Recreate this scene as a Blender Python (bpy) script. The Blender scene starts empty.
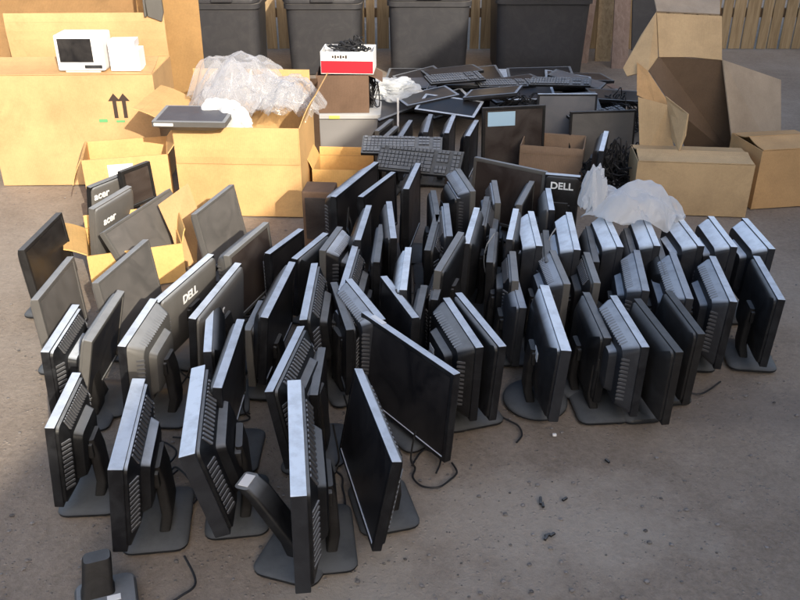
import bpy, bmesh, math, random
from mathutils import Vector, Matrix, noise
random.seed(7)
R = math.radians
scene = bpy.context.scene
col = scene.collection

# ------------------------------------------------------------------ camera
CAM_H, PITCH, FPX = 1.8, R(27.9), 850.0
cam_d = bpy.data.cameras.new('camera')
cam = bpy.data.objects.new('camera', cam_d); col.objects.link(cam)
cam.location = (0, 0, CAM_H); cam.rotation_euler = (math.pi/2 - PITCH, 0, 0)
cam_d.sensor_fit = 'HORIZONTAL'; cam_d.sensor_width = 36; cam_d.lens = 36*FPX/800
cam_d.clip_start = 0.05; cam_d.clip_end = 500
scene.camera = cam

def ray(x, y):
    u = (x-400)/FPX; v = (y-300)/FPX
    return Vector((u, math.cos(PITCH)-v*math.sin(PITCH), -math.sin(PITCH)-v*math.cos(PITCH)))
def at(x, y, z):
    d = ray(x, y); return Vector((0, 0, CAM_H)) + d*((z-CAM_H)/d.z)
def atY(x, y, Y):
    d = ray(x, y); return Vector((0, 0, CAM_H)) + d*(Y/d.y)

# ------------------------------------------------------------------ materials
class NT:
    def __init__(s, name):
        s.m = bpy.data.materials.new(name); s.m.use_nodes = True
        s.t = s.m.node_tree; s.n = s.t.nodes; s.p = s.n['Principled BSDF']
        s.tc = s.n.new('ShaderNodeTexCoord'); s.geo = s.n.new('ShaderNodeNewGeometry')
    def link(s, a, b): s.t.links.new(a, b)
    def noise(s, scale, detail=4, rough=.6, vec=None, dist=0):
        n = s.n.new('ShaderNodeTexNoise'); n.inputs['Scale'].default_value = scale
        n.inputs['Detail'].default_value = detail; n.inputs['Roughness'].default_value = rough
        n.inputs['Distortion'].default_value = dist
        s.link(vec or s.geo.outputs['Position'], n.inputs['Vector']); return n.outputs['Fac']
    def ramp(s, fac, stops):
        r = s.n.new('ShaderNodeValToRGB'); e = r.color_ramp.elements
        while len(e) < len(stops): e.new(.5)
        for i, (p, c) in enumerate(stops):
            e[i].position = p; e[i].color = (*c, 1) if len(c) == 3 else c
        s.link(fac, r.inputs['Fac']); return r.outputs['Color']
    def mix(s, fac, a, b, mode='MIX'):
        m = s.n.new('ShaderNodeMix'); m.data_type = 'RGBA'; m.blend_type = mode
        for sock, v in ((m.inputs[0], fac), (m.inputs[6], a), (m.inputs[7], b)):
            if hasattr(v, 'is_output'): s.link(v, sock)
            elif isinstance(v, (int, float)): sock.default_value = v
            else: sock.default_value = (*v, 1)
        return m.outputs[2]
    def math(s, op, a, b=0.0, clamp=False):
        m = s.n.new('ShaderNodeMath'); m.operation = op; m.use_clamp = clamp
        for sock, v in ((m.inputs[0], a), (m.inputs[1], b)):
            if hasattr(v, 'is_output'): s.link(v, sock)
            else: sock.default_value = v
        return m.outputs[0]
    def bump(s, h, strength=.3, dist=.01):
        b = s.n.new('ShaderNodeBump'); b.inputs['Strength'].default_value = strength
        b.inputs['Distance'].default_value = dist; s.link(h, b.inputs['Height'])
        s.link(b.outputs['Normal'], s.p.inputs['Normal'])
    def base(s, c, rough=.6, spec=.4):
        if hasattr(c, 'is_output'): s.link(c, s.p.inputs['Base Color'])
        else: s.p.inputs['Base Color'].default_value = (*c, 1)
        if hasattr(rough, 'is_output'): s.link(rough, s.p.inputs['Roughness'])
        else: s.p.inputs['Roughness'].default_value = rough
        s.p.inputs['Specular IOR Level'].default_value = spec
        return s.m

def plastic(name, c, toplight=.4, rough=.42, light_smear_col=(.46, .48, .5), wear=.35, lo=.6):
    """moulded plastic with skylight painted pale on whatever faces upward, and smears"""
    n = NT(name)
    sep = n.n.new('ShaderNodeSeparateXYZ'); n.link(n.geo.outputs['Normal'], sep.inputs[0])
    up = n.math('MULTIPLY', n.math('SUBTRACT', sep.outputs[2], lo), 1/(.92-lo), True)  # upward faces turn paler: skylight painted into the colour
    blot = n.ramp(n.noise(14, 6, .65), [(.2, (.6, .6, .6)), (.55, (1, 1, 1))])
    f = n.math('MULTIPLY', n.math('MULTIPLY', up, toplight), blot)
    smear = n.ramp(n.noise(9, 7, .7, dist=1.2), [(.45, (0, 0, 0)), (.75, (wear*.09,)*3)])
    f2 = n.math('ADD', f, smear, True)
    rg = n.math('ADD', rough, n.math('MULTIPLY', f2, .4), True)
    n.bump(n.noise(700, 2), .05, .002)
    return n.base(n.mix(f2, c, light_smear_col), rg, .26)

M = {}
M['black'] = plastic('black_plastic', (.008, .008, .009), .42, .46)
M['dusty'] = plastic('toplit_black_plastic', (.009, .009, .0105), .95, .42, (.6, .66, .74))  # bluish pale tops paint skylight onto black plastic
M['matte'] = plastic('worn_black_plastic', (.014, .013, .013), .2, .55)
M['silver'] = plastic('skylit_topped_plastic', (.022, .023, .027), 1.0, .4, (.78, .86, .95), .2, .45)  # near-white tops paint the brightest sky-facing edges
M['grey'] = plastic('grey_plastic', (.026, .027, .031), .7, .45, (.5, .55, .62))
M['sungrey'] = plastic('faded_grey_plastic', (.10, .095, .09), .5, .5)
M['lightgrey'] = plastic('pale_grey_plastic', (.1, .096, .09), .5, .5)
M['base'] = plastic('base_plastic', (.014, .015, .017), .2, .38)
M['white'] = plastic('white_plastic', (.75, .76, .78), .2, .4, (.6, .58, .55))
M['vent'] = plastic('vent_plastic', (.07, .07, .075), .45, .5, lo=.5)
M['bin'] = plastic('bin_plastic', (.034, .034, .038), .4, .5, (.3, .28, .26), .6)
M['logo'] = NT('logo_ink').base((.85, .86, .86), .4)

def m_screen(name, c, rough, d=.1):
    n = NT(name)
    sm = n.ramp(n.noise(7, 6, .65, dist=.8), [(.35, (0, 0, 0)), (.8, (d,)*3)])
    rg = n.math('ADD', rough, n.math('MULTIPLY', sm, 1.5), True)
    return n.base(n.mix(sm, c, (.3, .27, .25)), rg, .45)
M['screen'] = m_screen('dark_screen', (.008, .008, .010), .28)
M['screen_brown'] = m_screen('dusty_brown_reflection_screen', (.03, .021, .018), .38, .16)  # brown base colour paints a reflection; the smears are dust
M['screen_grey'] = m_screen('sky_reflection_screen', (.13, .135, .15), .3, .25)  # grey base colour paints the sky reflected in the screen
M['screen_dust'] = m_screen('very_dusty_screen', (.095, .09, .085), .5, .3)

def cardboard(name, c, var=.25, kraft=.5):
    n = NT(name)
    a = n.noise(3.5, 5, .6); fib = n.noise(90, 3, .6)
    dk = tuple(x*(1-var) for x in c); lt = tuple(min(1, x*(1+var*.5)) for x in c)
    b = n.ramp(a, [(.3, dk), (.7, lt)])
    b = n.mix(.25, b, n.ramp(fib, [(.3, dk), (.7, lt)]))
    st = n.ramp(n.noise(1.7, 6, .7, dist=1.5), [(.54, (0, 0, 0)), (.72, (.5,)*3)])
    b = n.mix(st, b, tuple(x*.6 for x in c))
    w = n.n.new('ShaderNodeTexWave'); w.inputs['Scale'].default_value = 45; w.bands_direction = 'X'
    n.link(n.tc.outputs['Object'], w.inputs['Vector'])
    h = n.math('ADD', n.math('MULTIPLY', w.outputs['Fac'], .25), n.noise(9, 4))
    n.bump(h, .22, .006)
    return n.base(b, .8, .2)
M['card'] = cardboard('kraft_cardboard', (.53, .335, .165))
M['card_bright'] = cardboard('golden_cardboard', (.62, .385, .17))
M['card_tan'] = cardboard('tan_cardboard', (.5, .31, .15))
M['card_pale'] = cardboard('pale_cardboard', (.52, .37, .21))
M['card_grey'] = cardboard('weathered_cardboard', (.4, .32, .24))
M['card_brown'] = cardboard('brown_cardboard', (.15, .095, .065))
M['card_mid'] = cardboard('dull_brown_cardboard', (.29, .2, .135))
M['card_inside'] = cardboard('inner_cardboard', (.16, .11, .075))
M['card_yellow'] = cardboard('yellow_cardboard', (.68, .42, .16))
M['paper'] = NT('white_paper').base((.8, .8, .8), .7, .2)
M['paper_blue'] = NT('pale_blue_paper').base((.42, .62, .78), .6, .3)
M['red'] = NT('red_print').base((.42, .02, .035), .5, .3)
M['ink'] = NT('dark_ink').base((.05, .035, .03), .7, .2)
M['green_ink'] = NT('green_ink').base((.12, .35, .15), .7, .2)
M['cable'] = NT('cable_rubber').base((.018, .018, .02), .5, .4)
M['cable_grey'] = NT('grey_cable_rubber').base((.3, .3, .29), .5, .4)
M['key'] = plastic('keycap_plastic', (.05, .052, .06), .5, .45)

def film(name, c, tr, rough=.25):
    n = NT(name)
    n.bump(n.noise(26, 3, .5, dist=.8), .3, .012)
    n.base(n.mix(n.ramp(n.noise(11, 5), [(.4, (0, 0, 0)), (.7, (1, 1, 1))]), c, tuple(x*.86 for x in c)), rough, .5)
    n.p.inputs['Transmission Weight'].default_value = 0
    tl = n.n.new('ShaderNodeBsdfTranslucent'); tl.inputs[0].default_value = (*c, 1)
    tp = n.n.new('ShaderNodeBsdfTransparent')
    m1 = n.n.new('ShaderNodeMixShader'); m1.inputs[0].default_value = .3
    m2 = n.n.new('ShaderNodeMixShader')
    out = n.n['Material Output']
    n.link(n.p.outputs[0], m1.inputs[1]); n.link(tl.outputs[0], m1.inputs[2])
    fac = n.ramp(n.noise(16, 5, .7, dist=.6), [(.35, (min(1, tr*1.5),)*3), (.65, (tr*.5,)*3)])
    n.link(fac, m2.inputs[0])
    n.link(m1.outputs[0], m2.inputs[1]); n.link(tp.outputs[0], m2.inputs[2])
    n.link(m2.outputs[0], out.inputs['Surface'])
    return n.m
def clear_film(name, c=(.7, .71, .75), thin=.8):
    n = NT(name); n.base(c, .14 if thin > .6 else .3, .6)
    n.bump(n.noise(16, 3, .5, dist=1.6), .3, .012)
    tl = n.n.new('ShaderNodeBsdfTranslucent'); tl.inputs[0].default_value = (.66, .67, .72, 1)
    tp = n.n.new('ShaderNodeBsdfTransparent'); out = n.n['Material Output']
    m1 = n.n.new('ShaderNodeMixShader'); m1.inputs[0].default_value = .35
    m2 = n.n.new('ShaderNodeMixShader')
    lw = n.n.new('ShaderNodeLayerWeight'); lw.inputs['Blend'].default_value = .35
    k = n.math('SUBTRACT', thin, n.math('MULTIPLY', lw.outputs['Facing'], .6), True)
    n.link(n.p.outputs[0], m1.inputs[1]); n.link(tl.outputs[0], m1.inputs[2])
    n.link(k, m2.inputs[0]); n.link(m1.outputs[0], m2.inputs[1]); n.link(tp.outputs[0], m2.inputs[2])
    n.link(m2.outputs[0], out.inputs['Surface']); return n.m
M['wrap'] = clear_film('clear_plastic_film')
M['bagfilm'] = clear_film('white_bag_film', (.8, .82, .85), .42)
M['bag'] = film('white_plastic_bag', (.82, .85, .88), .26, .28)
M['foam'] = film('white_foam_sheet', (.85, .86, .87), .03, .6)
def m_tote():
    n = NT('cloudy_tote_plastic')
    n.base((.34, .33, .33), .3, .5)
    n.p.inputs['Alpha'].default_value = .75
    return n.m
M['tote'] = m_tote()
M['toterim'] = plastic('tote_rim_plastic', (.42, .42, .42), .3, .4)

def wood(name, a, b, sc=1.0):
    n = NT(name)
    mp = n.n.new('ShaderNodeMapping'); mp.inputs['Scale'].default_value = (14*sc, 14*sc, 1.1*sc)
    n.link(n.geo.outputs['Position'], mp.inputs['Vector'])
    g = n.noise(2.2, 7, .65, mp.outputs[0], .8)
    c = n.ramp(g, [(.3, a), (.68, b)])
    oi = n.n.new('ShaderNodeObjectInfo')
    c = n.mix(n.math('MULTIPLY', oi.outputs['Random'], .45), c, tuple(x*.5 for x in a))
    n.bump(g, .4, .006)
    return n.base(c, .8, .2)
M['plank'] = wood('fence_wood', (.24, .165, .09), (.46, .34, .2))
M['board'] = wood('pink_board_wood', (.22, .15, .12), (.36, .27, .22))
M['rail'] = wood('rail_wood', (.12, .08, .05), (.22, .15, .1))

def m_ground():
    n = NT('packed_dirt')
    big = n.noise(.9, 6, .6, dist=.5); mid = n.noise(6, 8, .7); fine = n.noise(60, 5, .7)
    c = n.ramp(big, [(.34, (.225, .176, .135)), (.5, (.295, .24, .19)), (.64, (.38, .322, .265))])
    c = n.mix(.3, c, n.ramp(mid, [(.3, (.11, .088, .07)), (.7, (.32, .265, .22))]))
    c = n.mix(.28, c, n.ramp(fine, [(.32, (.08, .066, .056)), (.72, (.38, .33, .28))]))
    v = n.n.new('ShaderNodeTexVoronoi'); v.inputs['Scale'].default_value = 55
    n.link(n.geo.outputs['Position'], v.inputs['Vector'])
    peb = n.ramp(v.outputs['Distance'], [(.12, (1, 1, 1)), (.28, (0, 0, 0))])
    sel = n.ramp(n.noise(21, 2), [(.52, (0, 0, 0)), (.6, (1, 1, 1))])
    pm = n.math('MULTIPLY', peb, sel)
    c = n.mix(n.math('MULTIPLY', pm, .35), c, (.28, .265, .26))
    sp = n.ramp(n.noise(33, 3, .6), [(.26, (1, 1, 1)), (.33, (0, 0, 0))])
    c = n.mix(n.math('MULTIPLY', sp, .25), c, (.04, .036, .034))
    # broad paler patches of ground, and dark oily blots
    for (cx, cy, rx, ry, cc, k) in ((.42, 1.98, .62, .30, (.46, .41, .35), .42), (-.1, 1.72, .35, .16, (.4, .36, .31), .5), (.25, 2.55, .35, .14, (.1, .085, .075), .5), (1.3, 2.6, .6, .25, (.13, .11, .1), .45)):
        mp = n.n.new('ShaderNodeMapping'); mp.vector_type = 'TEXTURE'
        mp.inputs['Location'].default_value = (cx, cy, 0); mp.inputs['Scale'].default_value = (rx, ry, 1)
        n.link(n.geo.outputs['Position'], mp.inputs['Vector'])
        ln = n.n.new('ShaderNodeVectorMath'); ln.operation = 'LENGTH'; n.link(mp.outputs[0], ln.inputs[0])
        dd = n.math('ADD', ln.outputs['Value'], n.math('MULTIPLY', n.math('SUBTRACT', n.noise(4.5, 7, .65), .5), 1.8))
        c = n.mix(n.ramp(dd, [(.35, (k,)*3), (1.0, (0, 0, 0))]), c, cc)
    h = n.math('ADD', n.math('ADD', n.math('MULTIPLY', mid, .7), n.math('MULTIPLY', fine, .4)), n.math('MULTIPLY', pm, .5))
    n.bump(h, .5, .018)
    return n.base(c, .9, .25)
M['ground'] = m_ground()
def m_stone():
    n = NT('pebble_stone'); oi = n.noise(9, 2)
    return n.base(n.ramp(oi, [(.35, (.09, .082, .078)), (.65, (.27, .25, .24))]), .85, .25)
M['stone'] = m_stone()
def m_stucco():
    n = NT('stucco'); n.bump(n.noise(40, 4), .4, .01)
    return n.base(n.ramp(n.noise(.7, 4), [(.3, (.36, .32, .27)), (.7, (.45, .41, .35))]), .9, .2)
M['stucco'] = m_stucco()
M['rooftile'] = NT('roof_shingle').base((.13, .1, .085), .85, .2)
M['glass'] = NT('window_glass').base((.03, .04, .05), .08, .6)

# ------------------------------------------------------------------ mesh helper
class MB:
    def __init__(s): s.bm = bmesh.new()
    def box(s, c, d, mat=None, bev=0.0, seg=2):
        """axis-aligned box of centre c and size d, then transformed"""
        t = bmesh.new(); bmesh.ops.create_cube(t, size=1.0)
        bmesh.ops.scale(t, vec=Vector(d), verts=t.verts)
        if bev > 0: bmesh.ops.bevel(t, geom=t.edges[:], offset=bev, segments=seg, affect='EDGES', profile=.6)
        bmesh.ops.translate(t, vec=Vector(c), verts=t.verts)
        s._add(t, mat); return s
    def loops(s, rings, mat=None, cap=True):
        """skin between rings (lists of equal count)"""
        t = bmesh.new(); vs = [[t.verts.new(p) for p in r] for r in rings]
        n = len(rings[0])
        for a, b in zip(vs[:-1], vs[1:]):
            for i in range(n):
                t.faces.new((a[i], a[(i+1) % n], b[(i+1) % n], b[i]))
        if cap:
            t.faces.new(list(reversed(vs[0]))); t.faces.new(vs[-1])
        bmesh.ops.recalc_face_normals(t, faces=t.faces[:])
        s._add(t, mat); return s
    def tube(s, pts, r, n=7, mat=None):
        rings = []
        pts = [Vector(p) for p in pts]
        for i, p in enumerate(pts):
            d = (pts[min(i+1, len(pts)-1)]-pts[max(i-1, 0)]).normalized()
            a = d.cross(Vector((.13, .27, .95))).normalized(); b = d.cross(a)
            rings.append([p+r*(math.cos(2*math.pi*k/n)*a+math.sin(2*math.pi*k/n)*b) for k in range(n)])
        return s.loops(rings, mat)
    def slab(s, pts, th):
        """polygon (3d points) with thickness th behind it"""
        pts = [Vector(p) for p in pts]
        nrm = Vector((0, 0, 0))
        for i in range(len(pts)):
            a, b = pts[i], pts[(i+1) % len(pts)]
            nrm += Vector(((a.y-b.y)*(a.z+b.z), (a.z-b.z)*(a.x+b.x), (a.x-b.x)*(a.y+b.y)))
        nrm.normalize()
        if nrm.dot(Vector((0, 0, CAM_H))-pts[0]) < 0: nrm = -nrm
        return s.loops([pts, [p-nrm*th for p in pts]])
    def _add(s, t, mat):
        if mat is not None: bmesh.ops.transform(t, matrix=mat, verts=t.verts)
        me = bpy.data.meshes.new('tmp'); t.to_mesh(me); t.free()
        s.bm.from_mesh(me); bpy.data.meshes.remove(me)
    def build(s, name, mat, parent=None, loc=None, smooth=False, rotz=0):
        me = bpy.data.meshes.new(name); s.bm.to_mesh(me); s.bm.free()
        return link(name, me, mat, parent, loc, smooth, rotz)

def link(name, me, mat, parent=None, loc=None, smooth=False, rotz=0):
    me.materials.clear(); me.materials.append(mat)
    if smooth:
        for p in me.polygons: p.use_smooth = True
        if hasattr(me, 'set_sharp_from_angle'): me.set_sharp_from_angle(angle=R(40))
    o = bpy.data.objects.new(name, me); col.objects.link(o)
    if parent: o.parent = parent
    if loc is not None: o.location = loc
    if rotz: o.rotation_euler.z = rotz
    return o

def tag(o, label, cat, group=None, kind=None):
    if label: o['label'] = label
    if cat: o['category'] = cat
    if group: o['group'] = group
    if kind: o['kind'] = kind
    return o
def thing(name, label, cat, loc, rotz=0, group=None):
    o = bpy.data.objects.new(name, None); col.objects.link(o)
    o.empty_display_size = .1; o.location = loc; o.rotation_euler.z = rotz
    return tag(o, label, cat, group)

def rrect(w, h, r, n=4):
    pts = []
    for cx, cy, a0 in ((w/2-r, h/2-r, 0), (-w/2+r, h/2-r, 90), (-w/2+r, -h/2+r, 180), (w/2-r, -h/2+r, 270)):
        for k in range(n+1):
            a = R(a0+90*k/n); pts.append((cx+r*math.cos(a), cy+r*math.sin(a)))
    return pts

def text_mesh(txt, size, depth=.0006, bold=0.0):
    cu = bpy.data.curves.new('lettering', 'FONT'); cu.body = txt; cu.size = size
    cu.align_x = 'CENTER'; cu.align_y = 'CENTER'; cu.extrude = depth; cu.offset = bold
    o = bpy.data.objects.new('lettering', cu); col.objects.link(o)
    bpy.context.view_layer.update()
    me = bpy.data.meshes.new_from_object(o.evaluated_get(bpy.context.evaluated_depsgraph_get()))
    bpy.data.objects.remove(o); return me

# ------------------------------------------------------------------ monitor
MON_GROUP = 'discarded flat computer monitors standing in rows'
def monitor(N, F, face, label, H=.38, S=.29, tilt=4, back='taper', c='black', top=None, base='rect',
            screen='screen', logo=None, logo_at=(0, .5), sticker=None, group=MON_GROUP, lift=0.0, tf=.028, inset=.016, name='computer_monitor'):
    """N, F: photo pixels of the near and far top corners of the screen side; H: height of the top edge"""
    zt = H + lift
    a, b = at(*N, zt), at(*F, zt)
    d = (b-a); d.z = 0; W = d.length; d.normalize()
    nrm = Vector((-d.y, d.x, 0)) if face == 'L' else Vector((d.y, -d.x, 0))
    mid = (a+b)/2
    yaw = math.atan2(-nrm.x, nrm.y)
    root = thing(name, label, 'monitor', (mid.x, mid.y, lift), yaw, group)
    P = Matrix.Translation((0, 0, H)) @ Matrix.Rotation(R(tilt), 4, 'X')
    # bezel with a recess for the screen
    t = bmesh.new(); bmesh.ops.create_cube(t, size=1)
    bmesh.ops.scale(t, vec=Vector((W, tf, S)), verts=t.verts)
    bmesh.ops.translate(t, vec=Vector((0, -tf/2, -S/2)), verts=t.verts)
    bmesh.ops.bevel(t, geom=t.edges[:], offset=.0035, segments=2, affect='EDGES', profile=.6)
    t.faces.ensure_lookup_table()
    ff = max(t.faces, key=lambda f: f.calc_area() if f.normal.y > .9 else 0)
    bmesh.ops.inset_region(t, faces=[ff], thickness=inset, depth=0)
    bmesh.ops.inset_region(t, faces=[ff], thickness=.0015, depth=-.004)
    m = MB(); m._add(t, P); bz = m.build('bezel', M[top or c], root)
    sm = MB().box((0, -.0033, -S/2), (W-2*inset-.006, .002, S-2*inset-.006), P)
    sm.build('screen', M[screen], root)
    # back cover
    m = MB()
    fw, fh = {'flat': (.9, .88), 'deep': (.85, .8)}.get(back, (.76, .72))
    def ring(w, h, y, r=.02, dz=0):
        return [(x, y, z-S/2+dz) for x, z in rrect(w, h, r)]
    dp = {'flat': .016, 'taper': .034, 'hump': .028, 'deep': .048}[back]
    m.loops([ring(W*.975, S*.965, -tf+.004), ring(W*.965, S*.945, -tf-.008), ring(W*fw, S*fh, -tf-dp, .03)], P)
    yb = -tf-dp
    if back in ('hump', 'deep'):
        m.loops([ring(W*.58, S*.62, yb+.004, .02, -.01), ring(W*.52, S*.54, yb-.024, .02, -.01), ring(W*.44, S*.44, yb-.03, .02, -.01)], P)
        yb -= .03
    bc = m.build('back_cover', M[c], root, smooth=True)
    if back in ('hump', 'deep') and c != 'silver':
        m = MB()
        def slat(p, q, wd):
            p, q, wd = Vector(p), Vector(q), Vector(wd); e = Vector((0, -.0035, 0)); i_ = Vector((0, .003, 0))
            m.loops([[p-wd+i_, p+wd+i_, p+wd+e, p-wd+e], [q-wd+i_, q+wd+i_, q+wd+e, q-wd+e]], P)
        y0_, y1_ = -tf-.010, -tf-dp
        for sx in (-1, 1):
            for i in range(11):
                z = -S*.22-i*S*.056
                slat((sx*W*.47, y0_, z), (sx*W*(fw/2+.005), y1_, z), (0, 0, S*.013))
        for i in range(15):
            x = (i-7)*W*.046
            slat((x, y0_, -S*.04), (x, y1_, -S*.1-S*.03*(fw < .8)), (W*.011, 0, 0))
        m.build('vent_slats', M['vent'], bc)
    if logo:
        me = text_mesh(logo, .05 if logo == 'DELL' else .055, .0008, .0012)
        lx, lz = logo_at
        Q = P @ Matrix.Translation((lx, yb-.0016, -S*lz)) @ Matrix.Rotation(math.pi/2, 4, 'X')
        me.transform(Q); link('logo', me, M['logo'], bc)
    if sticker:
        w, h, x, z, front, mk = sticker
        MB().box((x, .0012 if front else yb-.0012, -z), (w, .0012, h), P).build('sticker', M[mk], bz if front else bc)
    if base:
        pc = P @ Vector((0, yb+.006, -S*.55))
        by = min(-.045, pc.y-.02)
        m = MB(); nw = .075 if base != 'wide' else .12
        top_z = pc.z
        prof = [(by+.012, .014), (by, .07), (pc.y-.016, top_z-.02), (pc.y-.012, top_z+.035)]
        rings = []
        for i, (y, z) in enumerate(prof):
            w = nw*(1.25 if i == 0 else 1)
            th = .032 if i < 3 else .02
            rings.append([(x, y+yy, z) for x, yy in rrect(w, th, .008, 3)])
        m.loops(rings); m.build('neck', M['matte'], root, smooth=True)
        MB().box((0, (pc.y+yb)/2-.004 if False else pc.y-.004, pc.z), (nw*1.3, .03, .05), None, .006).build('hinge', M['matte'], root)
        m = MB()
        if base == 'round':
            rr = .118
            def cr(r, z): return [(r*1.12*math.cos(2*math.pi*k/36), by+.035+r*math.sin(2*math.pi*k/36), z) for k in range(36)]
            m.loops([cr(rr*.97, .001), cr(rr, .004), cr(rr, .010), cr(rr*.95, .016), cr(rr*.5, .024)])
        else:
            bw, bd = {'rect': (.235, .185), 'small': (.17, .15)}.get(base, (.28, .19))
            def rr_(w, dd, z): return [(x, by+.035+y, z) for x, y in rrect(w, dd, .035)]
            m.loops([rr_(bw*.98, bd*.98, .001), rr_(bw, bd, .004), rr_(bw, bd, .011), rr_(bw*.94, bd*.93, .018), rr_(bw*.5, bd*.45, .022)])
        m.build('base', M['base'], root, smooth=True)
    return root

mon = monitor
# ---- front block on the left, nearest to the camera
mon((107, 470), (132, 378), 'L', 'black monitor nearest the bottom left corner, seen end-on, leaning neck and wide base behind', S=.285, tilt=6, back='hump', top='dusty', base='wide', c='dusty', tf=.04)
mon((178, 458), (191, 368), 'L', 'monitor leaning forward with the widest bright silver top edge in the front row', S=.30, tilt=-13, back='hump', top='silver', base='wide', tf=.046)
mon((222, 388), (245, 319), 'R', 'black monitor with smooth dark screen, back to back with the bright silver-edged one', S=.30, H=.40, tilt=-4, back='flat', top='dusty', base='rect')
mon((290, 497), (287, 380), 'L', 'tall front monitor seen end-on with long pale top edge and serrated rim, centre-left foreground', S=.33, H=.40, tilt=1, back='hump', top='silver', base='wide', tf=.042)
mon((392, 462), (354, 368), 'L', 'black monitor in the centre foreground, dark screen with thin pale lower rim, knob hump behind', S=.31, H=.37, tilt=11, back='hump', top='dusty', base='rect')
wide_ = mon((454, 375), (361, 312), 'L', 'large wide black monitor turned broadside in the middle, dark screen to the camera', S=.33, H=.37, tilt=5, back='taper', top='dusty', base='rect')
MB().box((.17, -.016, .3712), (.07, .018, .001)).build('top_sticker', M['paper'], wide_)
mon((264, 392), (297, 326), 'L', 'black monitor with slatted back vents behind the tall end-on front monitor', S=.29, tilt=-9, back='hump', top='dusty', base='rect')
mon((318, 395), (326, 347), 'R', 'small black monitor seen end-on with white stickers near its stand', S=.25, H=.31, tilt=0, back='flat', top='black', base='rect', sticker=(.07, .05, -.1, .03, False, 'paper'))
# ---- right of the centre
mon((572, 351), (549, 285), 'R', 'lone monitor on a round base at the right front with broad pale top edge', S=.285, H=.36, tilt=-4, back='taper', top='silver', c='dusty', base='round', tf=.036, sticker=(.06, .035, .05, .13, False, 'paper'))
mon((650, 347), (617, 295), 'R', 'monitor with bluish sloped back, left one of the pair at the right front', S=.28, H=.36, tilt=-1, back='deep', top='dusty', c='grey', base='rect')
mon((684, 352), (641, 298), 'R', 'dull brown monitor, right one of the pair at the right front', S=.29, H=.36, tilt=-1, back='taper', c='matte', base='small', screen='screen_brown')
mon((484, 347), (450, 297), 'R', 'black monitor with stepped back just right of the large broadside monitor', S=.29, tilt=-2, back='deep', top='dusty', c='black', sticker=(.05, .03, -.03, .12, False, 'paper'))
mon((507, 346), (462, 292), 'R', 'slim black monitor with thin straight pale edge, right of the stepped-back one', S=.29, tilt=-4, back='flat', top='dusty')
# ---- left middle, along the sun line
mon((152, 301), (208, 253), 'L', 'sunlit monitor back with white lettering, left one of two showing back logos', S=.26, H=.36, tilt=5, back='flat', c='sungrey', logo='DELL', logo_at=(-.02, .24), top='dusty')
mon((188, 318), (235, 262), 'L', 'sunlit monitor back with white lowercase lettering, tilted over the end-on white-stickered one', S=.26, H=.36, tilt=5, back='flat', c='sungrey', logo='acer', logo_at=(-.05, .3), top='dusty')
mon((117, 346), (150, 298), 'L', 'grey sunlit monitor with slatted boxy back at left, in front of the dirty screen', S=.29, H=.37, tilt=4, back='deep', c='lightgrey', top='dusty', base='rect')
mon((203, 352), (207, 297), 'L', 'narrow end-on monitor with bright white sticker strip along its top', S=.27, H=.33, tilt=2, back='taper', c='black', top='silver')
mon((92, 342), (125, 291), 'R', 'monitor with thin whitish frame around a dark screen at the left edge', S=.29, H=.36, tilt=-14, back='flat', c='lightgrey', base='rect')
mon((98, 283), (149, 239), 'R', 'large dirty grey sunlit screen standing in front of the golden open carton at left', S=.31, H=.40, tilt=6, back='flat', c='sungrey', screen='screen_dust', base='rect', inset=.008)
mon((268, 318), (296, 262), 'R', 'black end-on monitor, left one of the close pair behind the slat-backed one', S=.28, H=.38, tilt=-6, back='taper', top='dusty')
mon((299, 320), (311, 263), 'L', 'black monitor with ribbed vents, right one of the close pair behind the slat-backed one', S=.29, H=.38, tilt=-4, back='hump', top='dusty')
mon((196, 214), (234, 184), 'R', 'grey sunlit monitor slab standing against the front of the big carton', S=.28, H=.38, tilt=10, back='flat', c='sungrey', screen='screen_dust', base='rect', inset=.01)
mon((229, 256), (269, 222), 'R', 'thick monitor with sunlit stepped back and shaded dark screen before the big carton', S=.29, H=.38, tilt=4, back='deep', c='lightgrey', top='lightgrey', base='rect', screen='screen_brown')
mon((270, 254), (304, 229), 'R', 'monitor with sunlit vented rim and dark end, right of the stepped-back sunlit one', S=.28, H=.34, tilt=0, back='hump', c='dusty', base='rect')
mon((291, 258), (323, 232), 'L', 'dark monitor with bluish top edge just before the small dark speaker', S=.27, H=.33, tilt=3, back='taper', top='dusty')
mon((336, 197), (379, 162), 'R', 'deep-backed monitor with sunlit vent ridges in front of the yellow carton', S=.30, H=.40, tilt=0, back='deep', c='dusty', base='rect')
mon((363, 197), (396, 172), 'R', 'black monitor with straight pale edge right of the vent-ridged one', S=.28, H=.38, tilt=2, back='flat', top='dusty')
mon((319, 250), (337, 226), 'L', 'boxy dark monitor with tan-lit left edge in front of the small dark speaker', S=.30, H=.36, tilt=2, back='deep', c='dusty', top='lightgrey')
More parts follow.
